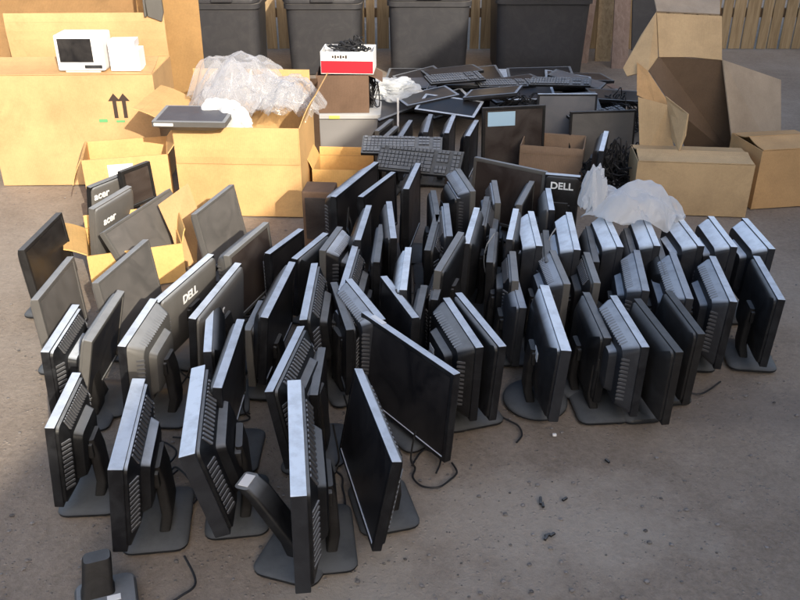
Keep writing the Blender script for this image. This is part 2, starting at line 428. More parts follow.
# ---- centre rows
mon((361, 240), (372, 205), 'R', 'dark monitor with narrow light edge behind the cable tangle', S=.29, tilt=0, back='taper', top='dusty')
mon((397, 238), (392, 201), 'R', 'dark monitor with lilac-lit edge right of the cable tangle', S=.29, tilt=0, back='taper', top='dusty')
mon((386, 319), (352, 278), 'R', 'monitor with bluish back slope just behind the big broadside one', S=.28, H=.37, tilt=-2, back='deep', top='dusty', c='grey')
mon((412, 318), (380, 276), 'L', 'slim dark monitor with diagonal pale edge, behind the right end of the broadside one', S=.29, H=.38, tilt=4, back='flat', top='dusty')
mon((407, 290), (412, 247), 'R', 'monitor with a short very bright top slab in the middle of the rows', S=.29, H=.40, tilt=0, back='taper', top='silver', c='silver')
mon((434, 270), (458, 231), 'L', 'monitor with grooved double pale edge and a thin white corner line, centre rows', S=.31, H=.41, tilt=4, back='flat', top='lightgrey')
mon((453, 236), (449, 203), 'R', 'monitor with curved bluish back behind the grooved-edge one', S=.29, tilt=0, back='hump', c='grey', top='grey')
mon((463, 243), (474, 207), 'L', 'monitor with slender bright blue-white edge, right of the curved-back one', S=.29, tilt=2, back='taper', top='silver')
mon((409, 189), (421, 163), 'R', 'dark olive panel monitor below the hanging keyboard', S=.33, H=.42, tilt=0, back='flat', c='matte', top='dusty', screen='screen_brown')
mon((476, 191), (459, 166), 'R', 'bluish backed monitor under the end of the keyboard', S=.28, H=.40, tilt=0, back='deep', c='grey', top='lightgrey')
mon((463, 198), (452, 181), 'R', 'small grey edged monitor left of the bluish backed one', S=.25, H=.36, tilt=0, back='taper', top='grey')
mon((501, 203), (497, 180), 'R', 'monitor with rounded bluish top before the wide dark screens', S=.28, H=.36, tilt=0, back='hump', c='grey', top='lightgrey')
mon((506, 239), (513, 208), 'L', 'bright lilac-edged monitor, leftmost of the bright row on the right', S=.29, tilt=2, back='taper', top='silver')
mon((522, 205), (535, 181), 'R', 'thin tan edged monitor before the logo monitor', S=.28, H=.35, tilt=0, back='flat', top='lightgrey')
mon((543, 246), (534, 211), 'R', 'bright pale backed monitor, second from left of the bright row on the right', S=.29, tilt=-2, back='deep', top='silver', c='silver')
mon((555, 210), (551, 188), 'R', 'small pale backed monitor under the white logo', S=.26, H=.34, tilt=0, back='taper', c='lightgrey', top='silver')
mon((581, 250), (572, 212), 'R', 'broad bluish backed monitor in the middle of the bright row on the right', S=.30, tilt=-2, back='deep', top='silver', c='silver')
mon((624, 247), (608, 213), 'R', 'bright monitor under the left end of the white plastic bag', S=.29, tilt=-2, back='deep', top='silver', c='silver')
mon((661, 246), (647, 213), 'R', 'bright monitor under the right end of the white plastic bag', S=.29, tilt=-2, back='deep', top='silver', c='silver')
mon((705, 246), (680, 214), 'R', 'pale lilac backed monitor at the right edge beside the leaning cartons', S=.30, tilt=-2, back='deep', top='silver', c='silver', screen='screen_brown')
mon((519, 281), (516, 251), 'R', 'monitor with small bright curved edge below the leftmost bright-row monitor', S=.27, H=.33, tilt=0, back='hump', c='black', top='lightgrey')
mon((571, 284), (556, 250), 'R', 'rounded grey monitor back, directly behind the lone round-based monitor', S=.28, H=.34, tilt=-2, back='deep', c='grey', top='lightgrey', screen='screen_brown')
mon((601, 283), (590, 252), 'R', 'beige lit monitor between the broad bluish one and the pair', S=.28, H=.34, tilt=-2, back='hump', c='matte', top='lightgrey', screen='screen_brown')
mon((650, 291), (640, 250), 'R', 'grey backed monitor with bright chip of light behind the brown one', S=.29, H=.35, tilt=-2, back='deep', c='grey', top='grey', screen='screen_brown')
mon((694, 299), (676, 252), 'R', 'grey monitor at the right edge with short white rim stroke', S=.30, H=.36, tilt=-2, back='deep', c='grey', top='grey', screen='screen_brown')
mon((527, 308), (516, 270), 'R', 'low bluish monitor back left of the lone round-based monitor', S=.26, H=.29, tilt=-3, back='taper', c='grey', top='grey')
mon((438, 300), (449, 262), 'R', 'dark monitor tucked behind the stepped-back one in the centre', S=.27, H=.33, tilt=0, back='hump', c='black', top='black')
mon((612, 338), (590, 292), 'R', 'dark olive monitor between the lone round-based one and the pair', S=.27, H=.32, tilt=-2, back='taper', c='black', top='black', screen='screen_brown', base='small')
mon((706, 334), (672, 290), 'R', 'brown screened monitor cut by the right edge behind the pair', S=.29, H=.35, tilt=-2, back='flat', c='matte', top='matte', screen='screen_brown', base='small')
mon((346, 330), (330, 282), 'L', 'black monitor hidden behind the vent-ribbed one, left of the bluish slope', S=.27, H=.34, tilt=2, back='hump', c='black', top='black')
mon((338, 290), (352, 245), 'L', 'dark monitor right of the tan-edged boxy one, under hanging cables', S=.28, H=.35, tilt=0, back='hump', c='black', top='dusty')
mon((380, 262), (385, 224), 'R', 'black monitor behind the short bright slab, its edge barely lit', S=.28, H=.35, tilt=0, back='flat', c='black', top='black')
mon((424, 250), (434, 214), 'L', 'dark monitor with dim olive edge behind the grooved-edge one', S=.28, H=.36, tilt=0, back='hump', c='matte', top='black', screen='screen_brown')
mon((442, 222), (436, 190), 'R', 'black monitor right of the olive panel, top edge in shade', S=.28, H=.36, tilt=0, back='flat', c='black', top='black', screen='screen_brown')
mon((486, 262), (490, 228), 'L', 'dark monitor behind the drooping pale cable', S=.28, H=.34, tilt=0, back='flat', c='black', top='black')
mon((478, 225), (484, 196), 'L', 'dark monitor between the slender bright edge and the rounded bluish top', S=.28, H=.35, tilt=0, back='hump', c='black', top='black', screen='screen_brown')
mon((552, 262), (549, 230), 'R', 'dark monitor in the gap right of the second bright-row monitor', S=.28, H=.33, tilt=0, back='hump', c='black', top='black')
mon((600, 262), (592, 226), 'R', 'dark brown monitor left of the one under the left end of the bag', S=.28, H=.33, tilt=0, back='taper', c='matte', top='black', screen='screen_brown')
mon((640, 262), (630, 228), 'R', 'dark monitor between the two bright ones under the bag', S=.28, H=.33, tilt=0, back='taper', c='matte', top='black', screen='screen_brown')
mon((672, 275), (660, 238), 'R', 'dark brown monitor left of the pale lilac backed one', S=.28, H=.34, tilt=0, back='taper', c='matte', top='black', screen='screen_brown')
mon((243, 330), (258, 300), 'L', 'short black monitor with pale corner right of the lowercase logo', S=.24, H=.3, tilt=0, back='hump', c='black', top='lightgrey')
mon((420, 322), (428, 285), 'R', 'black monitor behind the far end of the broadside one', S=.28, H=.35, tilt=0, back='flat', c='black', top='black')
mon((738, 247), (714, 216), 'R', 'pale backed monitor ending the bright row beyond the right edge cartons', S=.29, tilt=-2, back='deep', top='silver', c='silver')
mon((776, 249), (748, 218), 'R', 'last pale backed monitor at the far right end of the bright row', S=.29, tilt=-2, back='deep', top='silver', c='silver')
mon((738, 302), (716, 256), 'R', 'dark monitor at far right behind the brown screened one', S=.29, H=.36, tilt=-2, back='deep', c='grey', top='dusty', screen='screen_brown')
mon((786, 300), (760, 256), 'R', 'slim dark monitor at the far right, second row from the front', S=.29, H=.36, tilt=-2, back='flat', c='black', top='dusty')
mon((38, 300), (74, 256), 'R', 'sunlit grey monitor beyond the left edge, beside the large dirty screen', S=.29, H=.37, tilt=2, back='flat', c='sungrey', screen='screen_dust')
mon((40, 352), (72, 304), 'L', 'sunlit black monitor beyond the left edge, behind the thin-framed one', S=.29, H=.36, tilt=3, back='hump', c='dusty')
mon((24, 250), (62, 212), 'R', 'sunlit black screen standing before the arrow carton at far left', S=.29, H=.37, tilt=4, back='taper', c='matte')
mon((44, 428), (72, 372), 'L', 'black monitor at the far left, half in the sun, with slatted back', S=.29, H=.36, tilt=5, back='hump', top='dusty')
# ---- back rows
G2 = 'monitors facing the camera at the back of the pile'
mon((483, 108), (546, 105), 'R', 'brown dark screen monitor facing the camera with pale blue paper on it', S=.36, H=.44, tilt=6, back='taper', c='matte', screen='screen_brown', group=G2, sticker=(.17, .085, .08, .07, True, 'paper_blue'))
mon((474, 157), (546, 172), 'R', 'wide brown screen monitor with dusted top rim, left of the open brown carton', S=.33, H=.40, tilt=6, back='taper', c='matte', top='lightgrey', screen='screen_brown', group=G2)
mon((546, 172), (581, 175), 'L', 'monitor turned away with white logo on its dark back, beside the white bag', S=.31, H=.40, tilt=4, back='flat', c='matte', top='dusty', group=G2, logo='DELL', logo_at=(.0, .16))
mon((538, 94), (598, 94), 'R', 'tall grey screen with thin white frame standing behind the open carton', S=.38, H=.45, tilt=6, back='flat', c='black', top='silver', screen='screen_grey', group=G2, inset=.01)
mon((571, 112), (637, 110), 'R', 'greenish grey wide screen leaning right in front of the white-framed grey one', S=.34, H=.40, tilt=6, back='flat', c='matte', screen='screen_dust', group=G2, inset=.01)
for N_, F_, lb, cc in [((379, 131), (394, 119), 'thin tan edged monitor left of the white post at the back', 'lightgrey'),
                   ((386, 138), (399, 126), 'lower thin tan edged monitor left of the white post at the back', 'lightgrey'),
                   ((403, 136), (413, 120), 'round shouldered grey monitor right of the white post', 'grey'),
                   ((428, 132), (433, 114), 'grey edged monitor third in the dark row behind the keyboard', 'grey'),
                   ((449, 133), (456, 115), 'dark monitor with lit tapered edge, middle of the row behind the keyboard', 'dusty'),
                   ((470, 136), (479, 120), 'dark monitor with faint edge just left of the blue paper', 'dusty')]:
    mon(N_, F_, 'R', lb, S=.27, H=.36, tilt=0, back='taper', c='black', top=cc, group='small dark row behind the keyboards')
# ---- left edge heap in the sun
G3 = 'sunlit heap of monitors at the left edge'
mon((88, 208), (127, 185), 'L', 'grey sunlit monitor back with white lowercase logo, lower one at the left edge heap', S=.27, H=.36, tilt=8, back='flat', c='sungrey', logo='acer', logo_at=(-.06, .3), group=G3, base=None, lift=.0)
mon((86, 186), (124, 171), 'L', 'charcoal monitor back with white logo, upper one at the left edge heap', S=.27, H=.36, tilt=10, back='flat', c='sungrey', top='black', logo='acer', logo_at=(-.07, .18), group=G3, base='rect')
mon((121, 172), (150, 161), 'R', 'small dark brown screen on a stalk in the left heap', S=.2, H=.40, tilt=4, back='taper', c='matte', screen='screen_brown', group=G3, base='rect')
mon((103, 232), (170, 188), 'R', 'long grey monitor tipped back across the left heap, sunlit top edge', S=.30, H=.30, tilt=28, back='flat', c='lightgrey', screen='screen_dust', group=G3, base=None, inset=.012)

# ------------------------------------------------------------------ boxes
def open_box(label, cx, cy, w, d, h, yaw, mat, flaps=(), z0=0, th=.006, inner=None, name='cardboard_box', cat='box', group=None):
    root = thing(name, label, cat, (cx, cy, z0), yaw, group)
    m = MB()
    m.box((0, 0, th/2), (w, d, th))
    m.box((0, -d/2+th/2, h/2+th/2), (w, th, h-th)); m.box((0, d/2-th/2, h/2+th/2), (w, th, h-th))
    m.box((-w/2+th/2, 0, h/2+th/2), (th, d-2*th, h-th)); m.box((w/2-th/2, 0, h/2+th/2), (th, d-2*th, h-th))
    m.build('carton_body', mat, root)
    for side, ang, ln in flaps:           # ang: 0 flat over the opening, 90 upright, 180+ folded out
        a = R(ang)
        L = w-.01 if side in 'FB' else d-.01
        mm = MB(); rows = []
        k = 5
        for i in range(k+1):
            s = ln*i/k; bend = a + (i/k)**2*R(6)
            rows.append((s*math.cos(bend), s*math.sin(bend)))
        top, bot = [], []
        g = MB()
        for (q0, z0_), (q1, z1_) in zip(rows[:-1], rows[1:]):
            pts = []
            for (q, z, sx) in ((q0, z0_, -1), (q0, z0_, 1), (q1, z1_, 1), (q1, z1_, -1)):
                lx = sx*(L/2-.004*abs(q)/ln)
                if side == 'F': pts.append(Vector((lx, -d/2+q, h+.002+z)))
                if side == 'B': pts.append(Vector((lx, d/2-q, h+.002+z)))
                if side == 'L': pts.append(Vector((-w/2+q, lx, h+.002+z)))
                if side == 'R': pts.append(Vector((w/2-q, lx, h+.002+z)))
            nn = (pts[1]-pts[0]).cross(pts[3]-pts[0]).normalized()*th*.8
            g.loops([pts, [p+nn for p in pts]])
        g.build('flap', mat, root)
    return root

# big open carton
big = open_box('big golden carton with open flaps, overflowing with clear plastic wrap', -.86, 4.66, .68, .52, .5, R(-3), M['card_bright'],
               [('F', 262, .2), ('B', 75, .2), ('L', 150, .22), ('R', 112, .2)])
MB().box((.27, -.2605, .37), (.014, .002, .03), None, .0008).build('hand_hole', M['ink'], big)
arrow = open_box('tall tan carton printed with two upward arrows at the left', -1.92, 5.15, .98, .5, .66, R(2), M['card'], [('F', 6, .24), ('B', 84, .26)])
def arrow_mb(x, z):
    m = MB(); y = -.2525
    m.box((x, y, z), (.022, .001, .1))
    m.loops([[(x-.035, y-.0005, z+.05), (x+.035, y-.0005, z+.05), (x, y-.0005, z+.095)], [(x-.035, y+.0005, z+.05), (x+.035, y+.0005, z+.05), (x, y+.0005, z+.095)]])
    return m
for x in (.19, .245):
    arrow_mb(x+.06, .46).build('printed_arrow', M['ink'], arrow)
MB().box((.17, -.2525, .395), (.05, .001, .02)).box((.27, -.2525, .39), (.05, .001, .012)).build('printed_mark', M['green_ink'], arrow)
lab = open_box('small open carton with a white paper label on its front, left of the big carton', -1.50, 4.5, .44, .34, .36, R(14), M['card_bright'],
               [('R', 128, .17), ('L', 240, .15)])
MB().box((-.03, -.1715, .26), (.13, .001, .13)).build('paper_label', M['paper'], lab)

def sheet(name, label, cat, poly, mat, th=.006, group=None):
    pts = [atY(*p) for p in poly]
    c = sum(pts, Vector())/len(pts); c.z = min(p.z for p in pts)
    m = MB().slab([p-c for p in pts], th)
    return tag(m.build(name, mat, None, c), label, cat, group)
def vsheet(name, label, mat, x0, x1, y, ztop, yaw=0, lean=6, th=.012, loc_z=0.0):
    """flattened carton standing upright, leaning back"""
    w = x1-x0; m = MB(); k = 9; nz = 12
    P = Matrix.Rotation(R(-lean), 4, 'X')
    g = bmesh.new(); grid = [[None]*(k+1) for _ in range(nz+1)]
    for j in range(nz+1):
        for i in range(k+1):
            x = -w/2+w*i/k; z = ztop*j/nz
            grid[j][i] = g.verts.new((x, .018*noise.noise(Vector((x*2.1+x0, z*1.7, 3))), z))
    for j in range(nz):
        for i in range(k):
            g.faces.new((grid[j][i], grid[j][i+1], grid[j+1][i+1], grid[j+1][i]))
    bmesh.ops.solidify(g, geom=g.faces[:], thickness=th)
    m._add(g, P)
    return tag(m.build(name, mat, None, ((x0+x1)/2, y, loc_z), rotz=yaw, smooth=True), label, 'cardboard')
vsheet('cardboard_sheet', 'tall orange-tan flattened carton standing at the upper left behind the arrow carton', M['card_tan'], -2.75, -1.62, 5.62, 1.5, R(3), 5)
vsheet('cardboard_sheet', 'tall bright golden flattened carton standing left of the dark trash bins', M['card_bright'], -1.66, -1.26, 5.5, 1.45, R(-4), 4)

# inner leaning flap carton in the heap on the left
c0 = at(138, 272, 0)
open_box('golden open carton lying among the monitors at left, inside lit by the sun', c0.x, c0.y, .42, .34, .19, R(20), M['card_yellow'], [('B', 100, .06), ('R', 100, .07), ('L', 150, .1)])
sheet('cardboard_flap', 'square tan piece of cardboard standing left of the grey sunlit slab monitor', 'cardboard', [(158, 205, 3.82), (188, 183, 3.9), (198, 210, 3.86), (197, 262, 3.74), (182, 270, 3.68), (172, 236, 3.74)], M['card_tan'])
# white things on top of the arrow carton
w0 = atY(128, 80, 4.95)
m = MB().box((0, 0, .06), (.17, .12, .12), None, .003)
tag(m.build('white_carton', M['paper'], None, (w0.x, w0.y+.05, .675)), 'small white carton on top of the arrow carton', 'box')
m = MB().box((0, 0, .022), (.15, .14, .044), None, .003)
tag(m.build('white_carton', M['white'], None, (w0.x-.015, w0.y+.06, .797), rotz=.1), 'flat whitish carton lying on the small white carton', 'box')
wm = thing('white_appliance', 'old white device with dark front, cut by the left edge above the arrow carton', 'appliance', (w0.x-.245, w0.y+.06, .665))
m = MB().box((0, 0, .115), (.27, .18, .2), None, .012).box((0, 0, .01), (.2, .15, .02), None, .003); m.build('casing', M['white'], wm)
MB().box((-.02, -.0915, .13), (.19, .004, .13), None, .001).build('dark_window', M['screen'], wm)
MB().box((.07, -.092, .04), (.1, .006, .02), None, .003).build('control_strip', M['grey'], wm)

# grey bracket hooked over the tall carton
g0 = atY(157, 12, 5.42)
m = MB()
m.loops([[(x+.0, -.012, z) for x, z in [(-.05, .0), (.03, -.03), (.045, .02), (.04, .2), (-.06, .2)]],
         [(x+.0, .012, z) for x, z in [(-.05, .0), (.03, -.03), (.045, .02), (.04, .2), (-.06, .2)]]])
m.box((-.062, 0, .1), (.012, .05, .2), None, .003); m.box((0, .0, .2), (.12, .06, .01), None, .003)
tag(m.build('plastic_bracket', M['lightgrey'], None, (g0.x, g0.y-.02, g0.z-.02)), 'grey plastic bracket hooked over the seam of the tall cartons', 'bracket')

# monitor lying on the carton
def lying(label, c, w, d, yaw, mat, smat, tiltx=0, tilty=0, th=.035, group=None, name='flat_panel'):
    root = thing(name, label, 'monitor', c, yaw, group); root.rotation_euler = (R(tiltx), R(tilty), yaw)
    m = MB(); 
    m.loops([[(x, y, .0) for x, y in rrect(w*.7, d*.66, .03)], [(x, y, th*.5) for x, y in rrect(w*.97, d*.95, .015)], [(x, y, th*.55) for x, y in rrect(w, d, .006)], [(x, y, th) for x, y in rrect(w, d, .006)]])
    m.build('casing', mat, root)
    MB().box((0, 0, th+.0012), (w-.04, d-.04, .0016)).build('screen', smat, root)
    return root
pc = at(182, 133, .56)
ly = lying('dusted grey monitor lying face up across the front rim of the big carton', (pc.x+.0, 4.42, .512), .385, .27, R(-3), M['sungrey'], m_screen('dusty_blue_screen', (.06, .065, .085), .4, .25), 3, 0, .06)
MB().box((-.13, -.137, .046), (.1, .003, .014)).build('white_strip', M['paper'], ly)

# ------------------------------------------------------------------ crumpled film
def crumple(name, label, cat, loc, size, mat, seed, amp=.35, sub=5, freq=1.6, group=None, rot=(0, 0, 0), shape=None):
    g = bmesh.new(); bmesh.ops.create_icosphere(g, subdivisions=sub, radius=1)
    for v in g.verts:
        p = v.co.copy()
        q = p*freq+Vector((seed*7.3, seed*3.1, seed))
        r = 1+amp*noise.noise(q)
        rid = 1-abs(noise.noise(q*2.3)); r += .22*amp*(rid*2-1)
        rid = 1-abs(noise.noise(q*5.1+Vector((3, 1, 2)))); r += .05*amp*(rid*2-1)
        rid = 1-abs(noise.noise(q*10.7+Vector((1, 8, 2)))); r += .012*amp*(rid*2-1)
        v.co = p*r
        if shape: v.co = shape(v.co)
        v.co = Vector((v.co.x*size[0], v.co.y*size[1], max(v.co.z, -.75)*size[2]))
    me = bpy.data.meshes.new(name); g.to_mesh(me); g.free()
    o = link(name, me, mat, None, loc, True); o.rotation_euler = rot
    return tag(o, label, cat, group)
def film_heap(label, loc, sx, sy, h, mat, seed, layers=3, n=84, rotz=0):
    g = bmesh.new(); rn = random.Random(seed)
    for L in range(layers):
        ox, oy, hh = rn.uniform(-.12, .12)*sx, rn.uniform(-.12, .12)*sy, h*(1-.16*L)
        ang = rn.uniform(0, 3); ca, sa = math.cos(ang), math.sin(ang); sd = Vector((seed*5.3+L*9.1, seed*2.7, L*4.3)); sc = 1-.1*L
        grid = []
        for j in range(n+1):
            row = []
            for i in range(n+1):
                u, v = 2*i/n-1, 2*j/n-1
                edge = 1+.22*noise.noise(Vector((math.atan2(v, u)*1.6, 0, 0))+sd)
                r = max(abs(u), abs(v)); rr = math.hypot(u, v)
                if rr > 1e-6: u, v = u*r/rr, v*r/rr
                rr = math.hypot(u, v)
                x, y = u*sx*sc*edge, v*sy*sc*edge
                q = Vector((u*ca-v*sa, u*sa+v*ca, 0))
                z = hh*(1-rr**2.2)**1.0 + hh*.55*noise.noise(q*1.5+sd)
                w1 = q+Vector((noise.noise(q*2+sd), noise.noise(q*2+sd+Vector((5, 5, 5))), 0))*.35
                f1 = 1-abs(noise.noise(Vector((w1.x*1.3, w1.y*2.6, 1))+sd))*2
                f2 = 1-abs(noise.noise(Vector((w1.y*2.2, w1.x*5.0, 7))+sd))*2
                f3 = 1-abs(noise.noise(Vector((w1.x*16, w1.y*13, 3))+sd))*2
                z += h*(.24*f1+.09*f2+.012*f3)
                row.append(g.verts.new((x+ox+.05*f2*h, y+oy+.06*f1*h, z)))
            grid.append(row)
        for j in range(n):
            for i in range(n): g.faces.new((grid[j][i], grid[j][i+1], grid[j+1][i+1], grid[j+1][i]))
    me = bpy.data.meshes.new('plastic_wrap'); g.to_mesh(me); g.free()
    o = link('plastic_wrap', me, mat, None, loc, True, rotz)
    return tag(o, label, 'plastic wrap')
b = at(236, 85, .66)
film_heap('heap of clear crumpled plastic wrap bulging from the big carton', (b.x-.01, 4.77, .5), .31, .21, .235, M['wrap'], 2, 4)
film_heap('trailing end of clear plastic wrap over the right rim of the big carton', (-.64, 4.74, .5), .21, .17, .15, M['wrap'], 6, 3)
b = at(222, 120, .52)
crumple('foam_sheet', 'white foam sheet poking out of the front of the big carton', 'packing foam', (b.x+.02, b.y+.02, .50), (.11, .08, .1), M['foam'], 8, .6)
b = at(392, 93, .25)
crumple('plastic_sheet', 'pale blue-white crumpled plastic sheet on the black pile at the back', 'plastic sheet', (b.x, b.y, .27), (.17, .12, .07), M['bag'], 11, .8)
b = at(622, 200, .42)
def bagshape(p):
    if p.x < -.45:
        k = -.45-p.x
        return Vector((-.45-k*.55+p.z*.16, p.y*.62, p.z*.6+2.3*k))
    return Vector((p.x, p.y, p.z*(1.05-.3*p.x)))
bx, by_, bz = b.x+.025, b.y-.09, .375
bag = film_heap('puffed translucent white plastic bag lying over the monitors on the right', (bx+.01, by_, bz), .215, .14, .115, M['bagfilm'], 3, 2, 70, R(-8))
neck = film_heap('', (bx-.17, by_+.02, bz+.02), .06, .06, .17, M['bagfilm'], 9, 2, 44)
g = bmesh.new(); g.from_mesh(bag.data)
t = neck.data.copy(); t.transform(Matrix.Rotation(R(8), 4, 'Z') @ Matrix.Translation(neck.location-bag.location)); g.from_mesh(t)
g.to_mesh(bag.data); g.free(); bpy.data.objects.remove(neck)
for p in bag.data.polygons: p.use_smooth = True
bag.name = 'plastic_bag'; bag['category'] = 'plastic bag'

# ------------------------------------------------------------------ tote stack
tx = (at(345, 160, 0).x); ty = 5.68
tote = thing('storage_tote', 'cloudy plastic storage tote under the brown box and the red-and-white box', 'tote', (-.36, ty, 0))
def rr3(w, d, z, r=.04): return [(x, y, z) for x, y in rrect(w, d, r)]
m = MB(); m.loops([rr3(.38, .30, 0), rr3(.385, .305, .01), rr3(.43, .345, .24)])
m.build('tub', M['tote'], tote, smooth=True)
m = MB(); m.loops([rr3(.445, .36, .235), rr3(.465, .38, .24), rr3(.465, .38, .262), rr3(.45, .365, .268)]); m.build('rim', M['toterim'], tote, smooth=True)
MB().box((-.07, -.191, .25), (.07, .004, .02)).build('clip', NT('yellow_green_clip').base((.5, .5, .12), .5), tote)
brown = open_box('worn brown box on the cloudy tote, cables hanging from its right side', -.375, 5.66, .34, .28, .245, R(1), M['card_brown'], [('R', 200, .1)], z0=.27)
rw = thing('printed_box', 'red and white printed box full of cables on top of the brown box', 'box', (-.335, 5.66, .52), R(-3))
m = MB(); th = .004; w, d, h = .34, .24, .14
for c_, d_ in [((0, 0, .002), (w, d, .004)), ((0, -d/2+th/2, h/2+.002), (w, th, h-.004)), ((0, d/2-th/2, h/2+.002), (w, th, h-.004)), ((-w/2+th/2, 0, h/2+.002), (th, d-2*th, h-.004)), ((w/2-th/2, 0, h/2+.002), (th, d-2*th, h-.004))]:
    m.box(c_, d_)
m.build('carton_body', M['paper'], rw)
MB().box((.0, -d/2-.001, .043), (w-.004, .0012, .078)).build('red_band', M['red'], rw)
m = MB()
for i in range(6): m.box((-.09+i*.017, -d/2-.001, .108), (.012, .0012, .014+.006*(i % 2)))
m.build('printed_mark', M['ink'], rw)

def cable(label, pts, r=.004, mat='cable', name='cable', group=None, cat='cable'):
    P = [Vector(p) for p in pts]; out = []
    for i in range(len(P)-1):
        p0, p1, p2, p3 = P[max(i-1, 0)], P[i], P[i+1], P[min(i+2, len(P)-1)]
        for k in range(6):
            t = k/6
            out.append(.5*((2*p1)+(p2-p0)*t+(2*p0-5*p1+4*p2-p3)*t*t+(3*p1-p0-3*p2+p3)*t**3))
    out.append(P[-1]); o0 = out[0].copy(); o0.z = 0
    return tag(MB().tube([q-o0 for q in out], r).build(name, M[mat], None, o0, True), label, cat, group)
def tangle(label, c, sx, sy, sz, n, seed, r=.0045, group='tangled black cables', steps=26):
    rn = random.Random(seed); m = MB()
    for j in range(n):
        a = rn.random()*6.28; rad = rn.uniform(.3, 1); pts = []
        ph = rn.random()*6.28; cx, cy = rn.uniform(-.4, .4)*sx, rn.uniform(-.4, .4)*sy
        zz = rn.uniform(.1, .8)
        for k in range(steps):
            a += rn.uniform(.15, .5); rad = min(1, max(.2, rad+rn.uniform(-.15, .15)))
            pts.append((cx+.6*sx*rad*math.cos(a), cy+.6*sy*rad*math.sin(a), max(r, sz*(zz+.25*math.sin(k*.5+ph))*(1.2-rad*.6))))
        m.tube(pts, r, 6)
    return tag(m.build('cable_tangle', M['cable'], None, c, True), label, 'cables', group)
tangle('black cables heaped in the top of the red and white box', (-.335, 5.66, .63), .17, .12, .1, 12, 1)
tangle('black cables spilling at the right of the brown box on the tote', (-.185, 5.7, .27), .08, .13, .36, 10, 2)
q = atY(618, 150, 4.72); tangle('heap of dark cables in front of the greenish grey screen on the right', (q.x, q.y, 0), .26, .17, .34, 34, 3)
q = at(355, 262, .1); tangle('cable tangle hanging between dark monitors in the centre', (q.x, q.y, 0), .09, .09, .36, 9, 4)
q = at(252, 318, 0); tangle('cable tangle on the ground right of the back logos', (q.x, q.y, 0), .14, .14, .12, 8, 5)

# yellow carton, small dark speaker, central carton
open_box('small yellow open carton in the sun in front of the cloudy tote', -.31, 4.72, .36, .26, .2, R(-4), M['card_yellow'], [('B', 88, .05), ('L', 112, .08)])
s0 = at(318, 222, .12)
sp = thing('speaker', 'small dark brown speaker box with light rim behind the tan-edged boxy monitor', 'speaker', (-.40, 4.0, 0), R(-5))
MB().box((0, 0, .16), (.155, .15, .32), None, .008).build('cabinet', M['card_brown'], sp)
MB().box((0, -.0775, .18), (.125, .005, .22), None, .002).build('grille', M['screen_brown'], sp)
MB().box((0, 0, .011-.004), (.165, .16, .014), None, .003).build('foot', M['matte'], sp)
cb = at(553, 170, 0)
cb.x, cb.y = atY(553, 150, 4.95).x, 4.95
open_box('open weathered brown carton in front of the grey back screens', cb.x, cb.y, .37, .27, .26, R(-14), M['card_mid'], [('F', 262, .05), ('B', 262, .08)])

# dark sheet added as the shadowed right side of the big carton
vsheet('cardboard_sheet', 'narrow dark sheet painted as the shaded right side of the big carton', M['card_brown'], -.62, -.48, 4.98, .62, R(8), 2)

# ------------------------------------------------------------------ keyboards
def keyboard(label, c, yaw, tx=0, ty=0):
    root = thing('keyboard', label, 'keyboard', c, yaw, 'black keyboards on the pile'); root.rotation_euler = (R(tx), R(ty), yaw)
    MB().box((0, 0, .01), (.44, .145, .018), None, .004).build('keyboard_body', M['black'], root)
    m = MB()
    for j in range(6):
        for i in range(21):
            if i in (14, 18) or (j == 5 and i in (1,)) or (j in (1, 2) and 14 < i < 18 and j == 2): continue
            if j == 0 and 3 <= i <= 8:
                if i == 5: m.box((-.2+5.5*.02, -.052, .0235), (.1165, .0175, .009))
                continue
            if j in (1, 2, 3) and i == 13: continue
            wide = .02 if j in (1, 2, 3) and i == 12 else 0
            m.box((-.2+i*.02+wide/2, -.052+j*.021+(.006 if j == 5 else 0), .0235-.001*(j % 2)), (.0165+wide, .0175, .009))
    o = m.build('keys', M['key'], root)
    MB().box((0, .0735, .012), (.44, .002, .012)).build('pale_rim', M['lightgrey'], root)
    return root
q = at(420, 164, .42); keyboard('black keyboard tilted with pale rim, hanging over the olive panel monitor', (q.x, q.y+.08, .40), R(-17), 42, 0)
q = at(402, 150, .38); keyboard('black keyboard lying behind the rimmed keyboard near the tote', (q.x, q.y+.1, .36), R(-4), 22, 0)
q = at(505, 88, .22); keyboard('black keyboard on the flat pile left of centre at the back', (q.x, q.y, .24), R(12), 6, 2)

# flat stacked panels at the back
G4 = 'flat black panels stacked at the back of the pile'
stack = [(440, 97, .10, .5, .34, 4, 'lowest flat black panel right of the pale plastic sheet', 'screen'),
         (428, 88, .17, .46, .32, -8, 'flat black panel with dusted edge on top of the left stack', 'screen_grey'),
         (478, 98, .14, .48, .3, 10, 'flat black panel in the middle of the back stack', 'screen'),
         (466, 88, .20, .44, .3, -4, 'bluish flat panel on the middle of the back stack', 'screen_grey'),
         (520, 97, .12, .48, .3, -6, 'flat black panel above the brown screen with blue paper', 'screen'),
         (512, 86, .19, .42, .3, 14, 'tilted flat panel near the foot of the right trash bin', 'screen_brown'),
         (556, 88, .16, .46, .3, 3, 'flat panel behind the white-framed grey screen', 'screen_grey'),
         (590, 98, .12, .42, .3, -10, 'flat panel beside the wooden boards at right', 'screen'),
         (616, 101, .2, .4, .28, 5, 'black flat panel nearest the leaning cartons at the back right', 'screen')]
for i, (px, py, z, w_, d_, yw, lb, sc_) in enumerate(stack):
    q = at(px, py, z)
    lying(lb, (q.x, q.y, z), w_, d_, R(yw), M['black' if i % 3 else 'dusty'], M[sc_], random.uniform(-5, 6), random.uniform(-5, 5), .045, G4)
